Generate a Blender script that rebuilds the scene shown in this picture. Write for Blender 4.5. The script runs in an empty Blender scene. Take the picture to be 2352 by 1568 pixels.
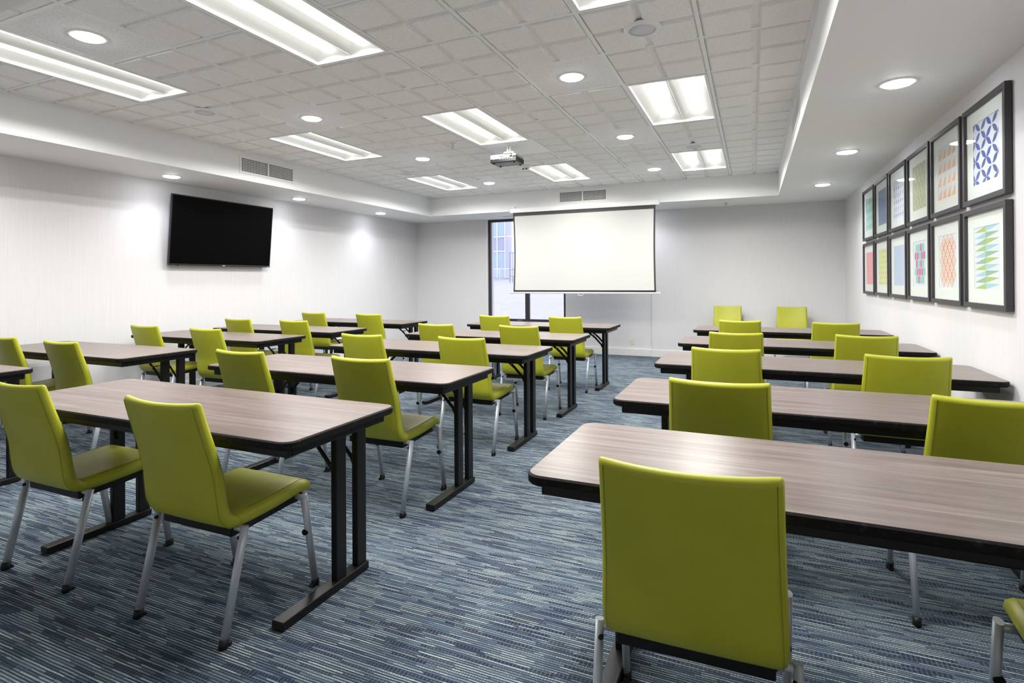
import bpy, bmesh, math, random
from mathutils import Vector, Matrix
random.seed(7)
S = bpy.context.scene
COL = S.collection
PI = math.pi

# ------------------------------------------------------------------ camera
H = 2.76                                   # grid ceiling height
cam_d = bpy.data.cameras.new('camera')
cam = bpy.data.objects.new('camera', cam_d); COL.objects.link(cam)
yaw, pitch, roll = -0.4101, 0.0033, -0.0062
f_ = Vector((math.sin(yaw)*math.cos(pitch), math.cos(yaw)*math.cos(pitch), math.sin(pitch)))
r_ = Vector((math.cos(yaw), -math.sin(yaw), 0)); u_ = r_.cross(f_)
r2 = r_*math.cos(roll)+u_*math.sin(roll); u2 = -r_*math.sin(roll)+u_*math.cos(roll)
M = Matrix((( r2.x, u2.x, -f_.x, 3.9336), (r2.y, u2.y, -f_.y, -4.1539), (r2.z, u2.z, -f_.z, H-1.482), (0, 0, 0, 1)))
cam.matrix_world = M
cam_d.sensor_width = 36; cam_d.lens = 36*1271.6/2352; cam_d.shift_y = -144.1/2352
cam_d.clip_start = .05; cam_d.clip_end = 400
S.camera = cam

# ------------------------------------------------------------------ world, exposure
w = bpy.data.worlds.new('world'); S.world = w; w.use_nodes = True
nt = w.node_tree; bgn = nt.nodes['Background']
bgn.inputs[0].default_value = (.93, .96, 1, 1); bgn.inputs[1].default_value = 1.5     # bright overcast sky
S.view_settings.view_transform = 'Standard'; S.view_settings.look = 'None'
S.view_settings.gamma = 1; S.view_settings.use_curve_mapping = False
S.view_settings.exposure = 0.50
TUBE_E = 2.2           # glow of the tube sleeves
TUBE_W = 17.5          # light each tube throws down (W)
LED_E = 30.0           # downlight discs
LED_W = 31.0           # downlight beam (W)

# ------------------------------------------------------------------ materials
MATS = {}
def mat(name, col, rough=.5, metal=0, spec=.5, emit=None, es=0, coat=0):
    m = bpy.data.materials.new(name); m.use_nodes = True
    b = m.node_tree.nodes['Principled BSDF']
    b.inputs['Base Color'].default_value = (*col, 1); b.inputs['Roughness'].default_value = rough
    b.inputs['Metallic'].default_value = metal; b.inputs['Specular IOR Level'].default_value = spec
    b.inputs['Coat Weight'].default_value = coat
    if emit: b.inputs['Emission Color'].default_value = (*emit, 1); b.inputs['Emission Strength'].default_value = es
    MATS[name] = m
    return m
def nodes(m): return m.node_tree.nodes, m.node_tree.links, m.node_tree.nodes['Principled BSDF']
def srgb(r, g, b):
    c = lambda v: (v/255/12.92) if v <= 10 else ((v/255+.055)/1.055)**2.4
    return (c(r), c(g), c(b))
def add_noise(m, c1, c2, scale, stretch=(1, 1, 1), detail=3, bump=0, p0=.35, p1=.65, dist=.002, rough=.5):
    N, L, B = nodes(m)
    tc = N.new('ShaderNodeTexCoord'); mp = N.new('ShaderNodeMapping'); mp.inputs['Scale'].default_value = stretch
    n = N.new('ShaderNodeTexNoise'); n.inputs['Scale'].default_value = scale; n.inputs['Detail'].default_value = detail
    n.inputs['Roughness'].default_value = rough
    r = N.new('ShaderNodeValToRGB'); r.color_ramp.elements[0].position = p0; r.color_ramp.elements[1].position = p1
    r.color_ramp.elements[0].color = (*c1, 1); r.color_ramp.elements[1].color = (*c2, 1)
    L.new(tc.outputs['Object'], mp.inputs[0]); L.new(mp.outputs[0], n.inputs['Vector']); L.new(n.outputs[0], r.inputs[0])
    L.new(r.outputs[0], B.inputs['Base Color'])
    if bump:
        bp = N.new('ShaderNodeBump'); bp.inputs['Strength'].default_value = bump; bp.inputs['Distance'].default_value = dist
        L.new(n.outputs[0], bp.inputs['Height']); L.new(bp.outputs[0], B.inputs['Normal'])
    return r

m_wallpaper = mat('wallpaper', (.74, .73, .725), .6, spec=.3)
add_noise(m_wallpaper, (.67, .66, .665), (.72, .71, .715), 1, (260, 260, 3.0), 3, .10, .33, .67, .001)
m_paint = mat('soffit_paint', (.84, .84, .835), .55, spec=.3)
add_noise(m_paint, (.88, .88, .88), (.90, .90, .90), 90, bump=.03)
m_base = mat('baseboard_paint', (.75, .755, .72), .4)
m_tile = mat('mineral_tile', (.66, .655, .64), .85, spec=.1)
add_noise(m_tile, (.80, .795, .785), (.97, .965, .955), 210, detail=5, bump=.25, p0=.36, p1=.55, rough=.65)
m_flat = mat('fissured_tile', (.72, .72, .715), .85, spec=.1)
add_noise(m_flat, (.55, .55, .55), (.93, .93, .93), 95, detail=4, bump=.3, p0=.33, p1=.42, rough=.6)
m_grid = mat('grid_metal', (.92, .92, .92), .45)
m_white = mat('white_enamel', (.86, .86, .86), .35)
m_pan = mat('reflector_white', (.88, .89, .87), .45)
m_tube = mat('lamp_tube_glow', (1, 1, 1), .5, emit=(1, .985, .94), es=TUBE_E)
m_led = mat('led_glow', (1, 1, 1), .5, emit=(.93, .94, 1), es=LED_E)
m_grille = mat('speaker_grille', (.72, .73, .76), .6)
m_dark = mat('dark_cavity', (.03, .03, .03), .8)
m_blackmetal = mat('black_powder_coat', (.006, .0055, .0055), .38, spec=.3)
m_rubber = mat('black_edge_bumper', (.02, .018, .018), .6, spec=.15)
add_noise(m_rubber, (.007, .006, .006), (.04, .036, .036), 60, (1, 1, 1), 5, 0, .58, .8)
m_glide = mat('black_plastic', (.006, .006, .007), .4, spec=.3)
m_silver = mat('silver_powder_coat', (.50, .53, .58), .38, .35)
m_chrome = mat('zinc_plate', (.7, .69, .65), .25, 1)
m_frame = mat('picture_frame_black', (.04, .037, .042), .42)
m_matb = mat('mat_board', (.80, .82, .78), .8)
m_paper = mat('print_paper', (.73, .76, .82), .8)
m_screen = mat('screen_fabric', (.52, .52, .50), .75, spec=.2)
m_sborder = mat('screen_black_border', (.05, .045, .045), .7)
m_tv = mat('tv_panel', (.001, .001, .001), .35, spec=.05)
m_bezel = mat('tv_bezel', (.03, .032, .036), .3, .5)
m_bronze = mat('window_frame_bronze', (.045, .036, .042), .4, .3)
m_outlet = mat('ivory_plastic', (.72, .70, .60), .4)
m_logo = mat('pale_logo', (.6, .6, .6), .4)
m_cable = mat('cable_black', (.02, .02, .02), .5)

# vinyl
m_vinyl = mat('lime_vinyl', (.33, .40, .02), .42, spec=.45)
add_noise(m_vinyl, (.39, .40, .018), (.44, .45, .03), 5, detail=4, p0=.3, p1=.7)
N, L, B = nodes(m_vinyl)
n2 = N.new('ShaderNodeTexNoise'); n2.inputs['Scale'].default_value = 900
bp = N.new('ShaderNodeBump'); bp.inputs['Strength'].default_value = .12; bp.inputs['Distance'].default_value = .001
L.new(n2.outputs[0], bp.inputs['Height']); L.new(bp.outputs[0], B.inputs['Normal'])
m_seam = mat('vinyl_seam', (.17, .19, .012), .6)

# laminate: grain along x
m_lam = mat('walnut_laminate', (.3, .23, .18), .30, spec=.5)
N, L, B = nodes(m_lam)
tc = N.new('ShaderNodeTexCoord'); oi = N.new('ShaderNodeObjectInfo')
ad = N.new('ShaderNodeVectorMath'); ad.operation = 'ADD'
sc = N.new('ShaderNodeVectorMath'); sc.operation = 'SCALE'; sc.inputs['Scale'].default_value = 13
cx_ = N.new('ShaderNodeCombineXYZ')
L.new(oi.outputs['Random'], cx_.inputs[0]); L.new(oi.outputs['Random'], cx_.inputs[1]); L.new(cx_.outputs[0], sc.inputs[0])
L.new(tc.outputs['Object'], ad.inputs[0]); L.new(sc.outputs[0], ad.inputs[1])
mp = N.new('ShaderNodeMapping'); mp.inputs['Scale'].default_value = (1.1, 26, 1); L.new(ad.outputs[0], mp.inputs[0])
na = N.new('ShaderNodeTexNoise'); na.inputs['Scale'].default_value = 1.6; na.inputs['Detail'].default_value = 7; na.inputs['Roughness'].default_value = .62
na.inputs['Distortion'].default_value = .35; L.new(mp.outputs[0], na.inputs['Vector'])
mp2 = N.new('ShaderNodeMapping'); mp2.inputs['Scale'].default_value = (2.5, 240, 1); L.new(ad.outputs[0], mp2.inputs[0])
nb = N.new('ShaderNodeTexNoise'); nb.inputs['Scale'].default_value = 1.0; nb.inputs['Detail'].default_value = 3; L.new(mp2.outputs[0], nb.inputs['Vector'])
mxv = N.new('ShaderNodeMix'); mxv.data_type = 'FLOAT'; mxv.inputs['Factor'].default_value = .35
L.new(na.outputs[0], mxv.inputs['A']); L.new(nb.outputs[0], mxv.inputs['B'])
rp = N.new('ShaderNodeValToRGB'); e = rp.color_ramp.elements
e[0].position = .32; e[0].color = (.085, .062, .056, 1); e[1].position = .68; e[1].color = (.25, .205, .185, 1)
k = e.new(.5); k.color = (.158, .120, .106, 1)
L.new(mxv.outputs[0], rp.inputs[0]); L.new(rp.outputs[0], B.inputs['Base Color'])

# carpet: broken yarn lines along x
m_carpet = mat('loop_carpet', (.05, .08, .14), .95, spec=.05)
N, L, B = nodes(m_carpet)
def mth(op, a, b=None, c=None):
    n = N.new('ShaderNodeMath'); n.operation = op
    for i, v in enumerate((a, b, c)):
        if v is None: continue
        if isinstance(v, (int, float)): n.inputs[i].default_value = v
        else: L.new(v, n.inputs[i])
    return n.outputs[0]
tc = N.new('ShaderNodeTexCoord'); sp = N.new('ShaderNodeSeparateXYZ')
wob = N.new('ShaderNodeTexNoise'); wob.inputs['Scale'].default_value = 9
L.new(tc.outputs['Object'], sp.inputs[0]); L.new(tc.outputs['Object'], wob.inputs['Vector'])
X = sp.outputs[0]; Y = mth('ADD', sp.outputs[1], mth('MULTIPLY', wob.outputs[0], .004))
ROW = .0105
yr = mth('DIVIDE', Y, ROW); row = mth('FLOOR', yr); fr = mth('SUBTRACT', yr, row)
wn = N.new('ShaderNodeTexWhiteNoise'); wn.noise_dimensions = '1D'; L.new(row, wn.inputs['W'])
xo = mth('ADD', mth('DIVIDE', X, .12), mth('MULTIPLY', wn.outputs['Value'], 37))
cell = mth('FLOOR', xo)
cb = N.new('ShaderNodeCombineXYZ'); L.new(cell, cb.inputs[0]); L.new(row, cb.inputs[1])
wn2 = N.new('ShaderNodeTexWhiteNoise'); wn2.noise_dimensions = '2D'; L.new(cb.outputs[0], wn2.inputs['Vector'])
xo2 = mth('ADD', mth('DIVIDE', X, .14), mth('MULTIPLY', wn.outputs['Value'], 91)); cell2 = mth('FLOOR', xo2)
cb2 = N.new('ShaderNodeCombineXYZ'); L.new(cell2, cb2.inputs[0]); L.new(mth('FLOOR', mth('DIVIDE', Y, ROW*2)), cb2.inputs[1])
wn3 = N.new('ShaderNodeTexWhiteNoise'); wn3.noise_dimensions = '2D'; L.new(cb2.outputs[0], wn3.inputs['Vector'])
big = N.new('ShaderNodeTexNoise'); big.inputs['Scale'].default_value = 1.0; big.inputs['Detail'].default_value = 2
bm_ = N.new('ShaderNodeMapping'); bm_.inputs['Scale'].default_value = (3.2, 8, 1); L.new(tc.outputs['Object'], bm_.inputs[0]); L.new(bm_.outputs[0], big.inputs['Vector'])
yarn = N.new('ShaderNodeTexNoise'); yarn.inputs['Scale'].default_value = 1; yarn.inputs['Detail'].default_value = 1
ym = N.new('ShaderNodeMapping'); ym.inputs['Scale'].default_value = (230, 330, 1); L.new(tc.outputs['Object'], ym.inputs[0]); L.new(ym.outputs[0], yarn.inputs['Vector'])
# light-line mask: centre of the row
band = mth('SUBTRACT', 1.0, mth('MULTIPLY', mth('ABSOLUTE', mth('SUBTRACT', fr, .5)), 2.0))
bandm = N.new('ShaderNodeMapRange'); bandm.interpolation_type = 'SMOOTHSTEP'
bandm.inputs['From Min'].default_value = .38; bandm.inputs['From Max'].default_value = .68; L.new(band, bandm.inputs['Value'])
amt = mth('ADD', mth('MULTIPLY', wn2.outputs['Value'], .60), mth('ADD', mth('MULTIPLY', wn3.outputs['Value'], .45), mth('MULTIPLY', mth('SUBTRACT', big.outputs[0], .5), .9)))
amr = N.new('ShaderNodeMapRange'); amr.inputs['From Min'].default_value = .05; amr.inputs['From Max'].default_value = .95; L.new(amt, amr.inputs['Value'])
lm = mth('MULTIPLY', bandm.outputs[0], mth('ADD', mth('MULTIPLY', amr.outputs[0], .92), .05))
dashx = mth('FRACT', mth('DIVIDE', X, .0105)); dsh = mth('GREATER_THAN', dashx, .45)
gate = mth('GREATER_THAN', wn3.outputs['Value'], .74)
dm = mth('SUBTRACT', 1.0, mth('MULTIPLY', gate, mth('MULTIPLY', mth('SUBTRACT', 1.0, dsh), .5)))
lm = mth('MULTIPLY', mth('MULTIPLY', lm, dm), mth('ADD', .18, mth('MULTIPLY', yarn.outputs[0], 1.45)))
darkr = N.new('ShaderNodeValToRGB'); e = darkr.color_ramp.elements
e[0].position = .0; e[0].color = (*srgb(46, 50, 68), 1); e[1].position = 1; e[1].color = (*srgb(78, 90, 104), 1)
k = e.new(.5); k.color = (*srgb(50, 61, 82), 1); L.new(wn3.outputs['Value'], darkr.inputs[0])
lightr = N.new('ShaderNodeValToRGB'); e = lightr.color_ramp.elements
e[0].position = 0; e[0].color = (*srgb(138, 160, 166), 1); e[1].position = 1; e[1].color = (*srgb(184, 194, 186), 1)
L.new(wn2.outputs['Value'], lightr.inputs[0])
blk = mth('LESS_THAN', wn3.outputs['Value'], .22)
tick = mth('GREATER_THAN', mth('FRACT', mth('DIVIDE', X, .0142)), .74)
ymask = mth('SUBTRACT', 1.0, mth('MULTIPLY', blk, .62))
lm = mth('MULTIPLY', lm, ymask)
lm = mth('MAXIMUM', lm, mth('MULTIPLY', mth('MULTIPLY', blk, tick), mth('MULTIPLY', yarn.outputs[0], .42)))
mxc = N.new('ShaderNodeMix'); mxc.data_type = 'RGBA'
L.new(lm, mxc.inputs['Factor']); L.new(darkr.outputs[0], mxc.inputs['A']); L.new(lightr.outputs[0], mxc.inputs['B'])
grn = N.new('ShaderNodeMix'); grn.data_type = 'RGBA'; grn.blend_type = 'MULTIPLY'; grn.inputs['Factor'].default_value = 1
gv = mth('ADD', .42, yarn.outputs[0]); gc = N.new('ShaderNodeCombineXYZ')
for q in range(3): L.new(gv, gc.inputs[q])
L.new(mxc.outputs['Result'], grn.inputs['A']); L.new(gc.outputs[0], grn.inputs['B']); L.new(grn.outputs['Result'], B.inputs['Base Color'])
bp = N.new('ShaderNodeBump'); bp.inputs['Strength'].default_value = .5; bp.inputs['Distance'].default_value = .003
L.new(mth('ADD', yarn.outputs[0], bandm.outputs[0]), bp.inputs['Height']); L.new(bp.outputs[0], B.inputs['Normal'])

def glass_mat(name, tint=(1, 1, 1), k=1.0, rough=.02):
    m = bpy.data.materials.new(name); m.use_nodes = True; n = m.node_tree.nodes; l = m.node_tree.links
    n.remove(n['Principled BSDF']); out = n['Material Output']
    t = n.new('ShaderNodeBsdfTransparent'); t.inputs[0].default_value = (*tint, 1)
    g = n.new('ShaderNodeBsdfGlossy'); g.inputs['Roughness'].default_value = rough
    lw = n.new('ShaderNodeLayerWeight'); lw.inputs[0].default_value = .5
    pw = n.new('ShaderNodeMath'); pw.operation = 'POWER'; pw.inputs[1].default_value = 5; l.new(lw.outputs['Facing'], pw.inputs[0])
    fz = n.new('ShaderNodeMath'); fz.operation = 'MULTIPLY_ADD'; fz.inputs[1].default_value = .5; fz.inputs[2].default_value = .025; l.new(pw.outputs[0], fz.inputs[0])
    mm = n.new('ShaderNodeMath'); mm.operation = 'MULTIPLY'; mm.inputs[1].default_value = k
    mx = n.new('ShaderNodeMixShader'); l.new(fz.outputs[0], mm.inputs[0]); l.new(mm.outputs[0], mx.inputs[0])
    l.new(t.outputs[0], mx.inputs[1]); l.new(g.outputs[0], mx.inputs[2]); l.new(mx.outputs[0], out.inputs[0])
    return m
m_pglass = glass_mat('picture_glass', (.99, 1, .995), 1.0, .03)
m_wglass = glass_mat('window_glass', (.93, .95, 1.0), .8, .01)

# ------------------------------------------------------------------ mesh builder
class MB:
    def __init__(s): s.bm = bmesh.new(); s.mi = 0
    def face(s, pts, mi=None):
        vs = [s.bm.verts.new(p) for p in pts]; fc = s.bm.faces.new(vs); fc.material_index = s.mi if mi is None else mi; return fc
    def hexa(s, P, mi=None):      # 8 points: bottom 4, top 4
        v = [s.bm.verts.new(p) for p in P]
        for q in ((3, 2, 1, 0), (4, 5, 6, 7), (0, 1, 5, 4), (1, 2, 6, 5), (2, 3, 7, 6), (3, 0, 4, 7)):
            fc = s.bm.faces.new([v[i] for i in q]); fc.material_index = s.mi if mi is None else mi
    def box(s, x0, x1, y0, y1, z0, z1, mi=None):
        s.hexa([(x0, y0, z0), (x1, y0, z0), (x1, y1, z0), (x0, y1, z0), (x0, y0, z1), (x1, y0, z1), (x1, y1, z1), (x0, y1, z1)], mi); return s
    def bar(s, a, b, w, h, up=(0, 0, 1), mi=None):
        a = Vector(a); b = Vector(b); d = (b-a).normalized(); up = Vector(up)
        sx = d.cross(up).normalized(); sy = sx.cross(d).normalized()
        P = []
        for p in (a, b):
            for i, j in ((-1, -1), (1, -1), (1, 1), (-1, 1)): P.append(p+sx*(i*w/2)+sy*(j*h/2))
        s.hexa(P, mi); return s
    def tube(s, pts, r, n=12, ry=None, side=None, caps=True, mi=None):
        pts = [Vector(p) for p in pts]; rings = []
        for i, p in enumerate(pts):
            d = (pts[min(i+1, len(pts)-1)]-pts[max(i-1, 0)]).normalized()
            sd = Vector(side) if side else (Vector((0, 0, 1)) if abs(d.z) < .9 else Vector((1, 0, 0)))
            a = (sd - d*sd.dot(d)).normalized(); b = d.cross(a)
            rr = r[i] if isinstance(r, (list, tuple)) else r
            rb = rr if ry is None else ry
            rings.append([s.bm.verts.new(p+a*(rr*math.cos(t*2*PI/n))+b*(rb*math.sin(t*2*PI/n))) for t in range(n)])
        mi_ = s.mi if mi is None else mi
        for i in range(len(rings)-1):
            for t in range(n):
                fc = s.bm.faces.new((rings[i][t], rings[i][(t+1) % n], rings[i+1][(t+1) % n], rings[i+1][t])); fc.material_index = mi_; fc.smooth = True
        if caps:
            for rg in (rings[0], rings[-1]): s.bm.faces.new(rg).material_index = mi_
        return s
    def lathe(s, prof, c=(0, 0, 0), n=32, mi=None, axis='z'):   # prof [(r,z)]
        rings = []; mi_ = s.mi if mi is None else mi
        for r, z in prof:
            if r < 1e-6: rings.append([s.bm.verts.new((c[0], c[1], c[2]+z))])
            else: rings.append([s.bm.verts.new((c[0]+r*math.cos(t*2*PI/n), c[1]+r*math.sin(t*2*PI/n), c[2]+z)) for t in range(n)])
        for a, b in zip(rings, rings[1:]):
            for t in range(n):
                q = [a[t % len(a)], a[(t+1) % len(a)], b[(t+1) % len(b)], b[t % len(b)]]
                q = list(dict.fromkeys(q))
                if len(q) > 2: fc = s.bm.faces.new(q); fc.material_index = mi_; fc.smooth = True
        return s
    def build(s, name, mats, parent=None, bevel=0, seg=2, smooth=False, kind=None, label=None, loc=None):
        bmesh.ops.recalc_face_normals(s.bm, faces=s.bm.faces[:])
        me = bpy.data.meshes.new(name); s.bm.to_mesh(me); s.bm.free()
        for m in (mats if isinstance(mats, (list, tuple)) else [mats]): me.materials.append(m)
        if smooth:
            for p in me.polygons: p.use_smooth = True
        o = bpy.data.objects.new(name, me); COL.objects.link(o)
        if bevel:
            b = o.modifiers.new('bevel', 'BEVEL'); b.width = bevel; b.segments = seg; b.limit_method = 'ANGLE'; b.angle_limit = math.radians(40)
            b.harden_normals = False
        if parent: o.parent = parent
        if kind: o['kind'] = kind
        if label: o['label'] = label
        if loc: o.location = loc
        return o
def thing(name, label, cat, loc=(0, 0, 0), rz=0, group=None):
    o = bpy.data.objects.new(name, None); COL.objects.link(o); o.empty_display_size = .1
    o.location = loc; o.rotation_euler = (0, 0, rz); o['label'] = label; o['category'] = cat
    if group: o['group'] = group
    return o
def dup(root, loc, rz, label):
    r = root.copy(); COL.objects.link(r); r.location = loc; r.rotation_euler = (0, 0, rz); r['label'] = label
    def rec(src, dst):
        for ch in list(src.children):
            c = ch.copy(); COL.objects.link(c); c.parent = dst; rec(ch, c)
    rec(root, r)
    return r
def struct(name, mb, mats, parent=None, label=None, cat=None, **kw):
    o = mb.build(name, mats, parent, **kw)
    if not parent:
        o['kind'] = 'structure'
        if label: o['label'] = label
        if cat: o['category'] = cat
    return o

# ------------------------------------------------------------------ room shell
T = .6096
XL, XR, YB, YF = -2.19, 5.175, 5.20, -5.0      # walls
SX0, SX1, SY1, SY0 = -1.30, 4.267, 4.267, -2.87  # grid ceiling opening
ZS = H-.335                                      # soffit underside
TOP = H+.30
WX0, WX1, WZ0, WZ1 = -.645, .885, .50, ZS-.005   # window opening
STEP = 2.39                                      # wall step right of the window
struct('floor', MB().box(XL-.1, XR+.1, YF-.1, YB+.2, -.06, 0), m_carpet, label='navy and teal striped loop carpet across the whole floor', cat='floor')
struct('wall_left', MB().box(XL-.12, XL, YF, YB+.3, 0, TOP), m_wallpaper, label='long pale striated wall with the mounted television', cat='wall')
struct('wall_right', MB().box(XR, XR+.12, YF, YB+.3, 0, TOP), m_wallpaper, label='pale striated wall with the framed prints', cat='wall')
struct('wall_front', MB().box(XL, XR, YF-.12, YF, 0, TOP), m_wallpaper, label='plain wall behind the camera', cat='wall')
b = MB()
b.box(XL, WX0, YB, YB+.3, 0, TOP); b.box(WX0, WX1, YB+.02, YB+.3, 0, WZ0); b.box(WX0, WX1, YB, YB+.3, WZ1, TOP)
b.box(WX1, STEP, YB+.035, YB+.3, 0, TOP); b.box(STEP, XR, YB, YB+.3, 0, TOP)
struct('wall_back', b, m_wallpaper, label='pale striated end wall with the window behind the projection screen', cat='wall')
# soffit ring, plus an unseen cover slab above it
b = MB()
b.box(XL, SX0, YF, YB, ZS, TOP); b.box(SX1, XR, YF, YB, ZS, TOP)
b.box(SX0, SX1, SY1, YB+.034, ZS, TOP); b.box(SX0, SX1, YF, SY0, ZS, TOP)
b.box(XL-.1, XR+.1, YF-.1, YB+.3, TOP, TOP+.1)  # unseen slab over the whole room, added to keep sky light out
struct('trim_1', b, m_paint, label='white painted dropped soffit running around the room, with an unseen sky-blocking slab on top', cat='soffit')
# baseboards
BH, BT = .118, .014
struct('baseboard_left', MB().box(XL, XL+BT, YF, YB, 0, BH), m_base, label='off-white baseboard under the television wall', cat='baseboard', bevel=.003)
struct('baseboard_right', MB().box(XR-BT, XR, YF, YB-BT, 0, BH), m_base, label='off-white baseboard under the framed prints', cat='baseboard', bevel=.003)
b = MB().box(XL+BT, WX0, YB-BT, YB, 0, BH).box(WX0, STEP-BT, YB+.035-BT-.015, YB+.035, 0, BH).box(STEP, XR-BT, YB-BT, YB, 0, BH).box(STEP-BT, STEP, YB-BT, YB+.03, 0, BH)
struct('baseboard_back', b, m_base, label='off-white baseboard along the end wall', cat='baseboard', bevel=.003)

# ------------------------------------------------------------------ ceiling tiles and grid
fixt = [(c, r) for c in (-1, 2, 5) for r in (-4, 0, 4)]
downs = [(0, -4), (0, -1), (0, 2), (0, 5), (4, -4), (4, -1), (4, 2), (4, 5)]
solid = {(2, 2)}
skip = set()
for c, r in fixt: skip |= {(c, r), (c, r+1)}
tb = MB(); fb = MB()
def frustum(b, x0, x1, y0, y1, z0, z1, s, mi=0):
    P = [(x0, y0, z0), (x1, y0, z0), (x1, y1, z0), (x0, y1, z0), (x0+s, y0+s, z1), (x1-s, y0+s, z1), (x1-s, y1-s, z1), (x0+s, y1-s, z1)]
    v = [b.bm.verts.new(p) for p in P]
    for q in ((4, 5, 6, 7), (0, 1, 5, 4), (1, 2, 6, 5), (2, 3, 7, 6), (3, 0, 4, 7)): b.bm.faces.new([v[i] for i in q]).material_index = mi
for c in range(-3, 7):
    for r in range(-5, 7):
        x0, x1 = max(c*T, SX0), min((c+1)*T, SX1); y0, y1 = max(r*T, SY0), min((r+1)*T, SY1)
        if x1-x0 < .01 or y1-y0 < .01 or (c, r) in skip: continue
        if (c, r) in downs or (c, r) in solid:
            continue
        tb.face([(x0, y0, H), (x0, y1, H), (x1, y1, H), (x1, y0, H)])
        xm, ym = (c+.5)*T, (r+.5)*T
        for (a0, a1) in ((c*T+.014, xm-.014), (xm+.014, (c+1)*T-.014)):
            for (b0, b1) in ((r*T+.014, ym-.014), (ym+.014, (r+1)*T-.014)):
                A0, A1, B0, B1 = max(a0, SX0), min(a1, SX1-.002), max(b0, SY0), min(b1, SY1)
                if A1-A0 < .03 or B1-B0 < .03: continue
                frustum(tb, A0, A1, B0, B1, H, H-.006, .001)
                frustum(tb, A0+.006, A1-.006, B0+.006, B1-.006, H-.006, H-.013, .001)
                frustum(tb, A0+.013, A1-.013, B0+.013, B1-.013, H-.013, H-.020, .001)
struct('ceiling', tb, m_tile, label='suspended ceiling of speckled grey mineral tiles scored into squares', cat='ceiling')
for c, r in downs: fb.face([(c*T, r*T, H-.012), (c*T, (r+1)*T, H-.012), ((c+1)*T, (r+1)*T, H-.012), ((c+1)*T, r*T, H-.012)])
struct('trim_2', fb, m_flat, label='flat fissured ceiling tiles around the downlights', cat='ceiling tile')
struct('trim_3', MB().box(2*T+.012, 3*T-.012, 2*T+.012, 3*T-.012, H-.012, H+.01), m_white, label='smooth white ceiling panel carrying the projector', cat='ceiling tile')
g = MB(); hw = .012; zg = H-.014
xs = [i*T for i in range(-2, 8)]; ys = [i*T for i in range(-4, 8)]
for i in range(-2, 7):                     # flanges along y between crossings, broken at fixtures' mid row
    g.box(i*T-hw, i*T+hw, SY0, SY1, zg, H+.002)
for j in range(-4, 7):
    for c in range(-3, 7):
        if (c, j-1) in skip and (c, j) in skip and any(c == fc and j == fr+1 for fc, fr in fixt): continue
        a0, a1 = max(c*T+hw, SX0), min((c+1)*T-hw, SX1)
        if a1 > a0: g.box(a0, a1, j*T-hw, j*T+hw, zg+.0005, H+.002)
g.box(SX1-.024, SX1, SY0, SY1, zg, H+.001); g.box(SX0, SX0+.014, SY0, SY1, zg, H+.001)
g.box(SX0, SX1, SY1-.02, SY1, zg, H+.001); g.box(SX0, SX1, SY0, SY0+.02, zg, H+.001)
struct('trim_4', g, m_grid, label='light grey metal grid bars between the ceiling tiles', cat='ceiling grid')

# ------------------------------------------------------------------ fluorescent troffers
def make_troffer():
    t = thing('troffer_light', '', 'ceiling light', group='fluorescent troffers in the grid ceiling')
    x1, y1 = T-.014, 2*T-.014; x0 = y0 = .014; fr = .02
    b = MB()
    for q in ((x0, x0+fr, y0, y1), (x1-fr, x1, y0, y1), (x0+fr, x1-fr, y0, y0+fr), (x0+fr, x1-fr, y1-fr, y1)): b.box(*q, -.021, .012)
    b.build('light_frame', m_white, t, bevel=.002)
    # reflector pan with centre ridge
    b = MB(); a0, a1, c0, c1 = x0+fr, x1-fr, y0+fr, y1-fr; xm = T/2
    prof = []
    for s0, s1 in ((a0, xm-.002), (xm+.002, a1)):
        for i in range(9):
            tt = i/8; prof.append((s0+(s1-s0)*tt, .0+.078*math.sin(PI*tt)**.6))
    vs0 = [b.bm.verts.new((x, c0+.05*(z/.075), z)) for x, z in prof]; vs1 = [b.bm.verts.new((x, c1-.05*(z/.075), z)) for x, z in prof]
    for i in range(len(prof)-1):
        f = b.bm.faces.new((vs0[i], vs0[i+1], vs1[i+1], vs1[i])); f.smooth = i != 8
    for vs, yy in ((vs0, c0), (vs1, c1)):
        for i in range(len(prof)-1):
            if i == 8: continue
            p0, p1 = vs[i], vs[i+1]
            q = [p0, p1]
            g0 = b.bm.verts.new((p0.co.x, yy, 0)); g1 = b.bm.verts.new((p1.co.x, yy, 0))
            b.bm.faces.new((p0, p1, g1, g0))
    b.build('reflector', m_pan, t)
    MB().box(xm-.003, xm+.003, c0, c1, -.002, .012).build('centre_bar', m_white, t)
    for s0, s1 in ((a0, xm), (xm, a1)):
        xc = (s0+s1)/2
        MB().tube([(xc, c0+.05, .045), (xc, c0+.065, .045), (xc, c1-.065, .045), (xc, c1-.05, .045)], [.028, .042, .042, .028], 16, ry=.02, side=(1, 0, 0)).build('lamp_tube', m_tube, t)
        ld = bpy.data.lights.new('tube_beam', 'AREA'); ld.shape = 'RECTANGLE'; ld.size = .07; ld.size_y = 1.03; ld.energy = TUBE_W; ld.spread = math.radians(163); ld.color = (1, .985, .95)
        o = bpy.data.objects.new('tube_light', ld); COL.objects.link(o); o.parent = t; o.location = (xc, (c0+c1)/2, .0245)
    MB().box(x0, x1, y0, y1, .08, .10).build('housing', m_white, t)
    return t
RW = {-4: 'nearest the camera', 0: 'in the middle row', 4: 'nearest the projection screen'}
CW = {-1: 'on the television side', 2: 'in the centre line of the room', 5: 'beside the right soffit'}
troffer = make_troffer()
for i, (c, r) in enumerate(fixt):
    lb = 'recessed two-tube fluorescent troffer %s, %s' % (CW[c], RW[r])
    if i == 0: troffer.location = (c*T, r*T, H); troffer['label'] = lb
    else: dup(troffer, (c*T, r*T, H), 0, lb)

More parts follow.
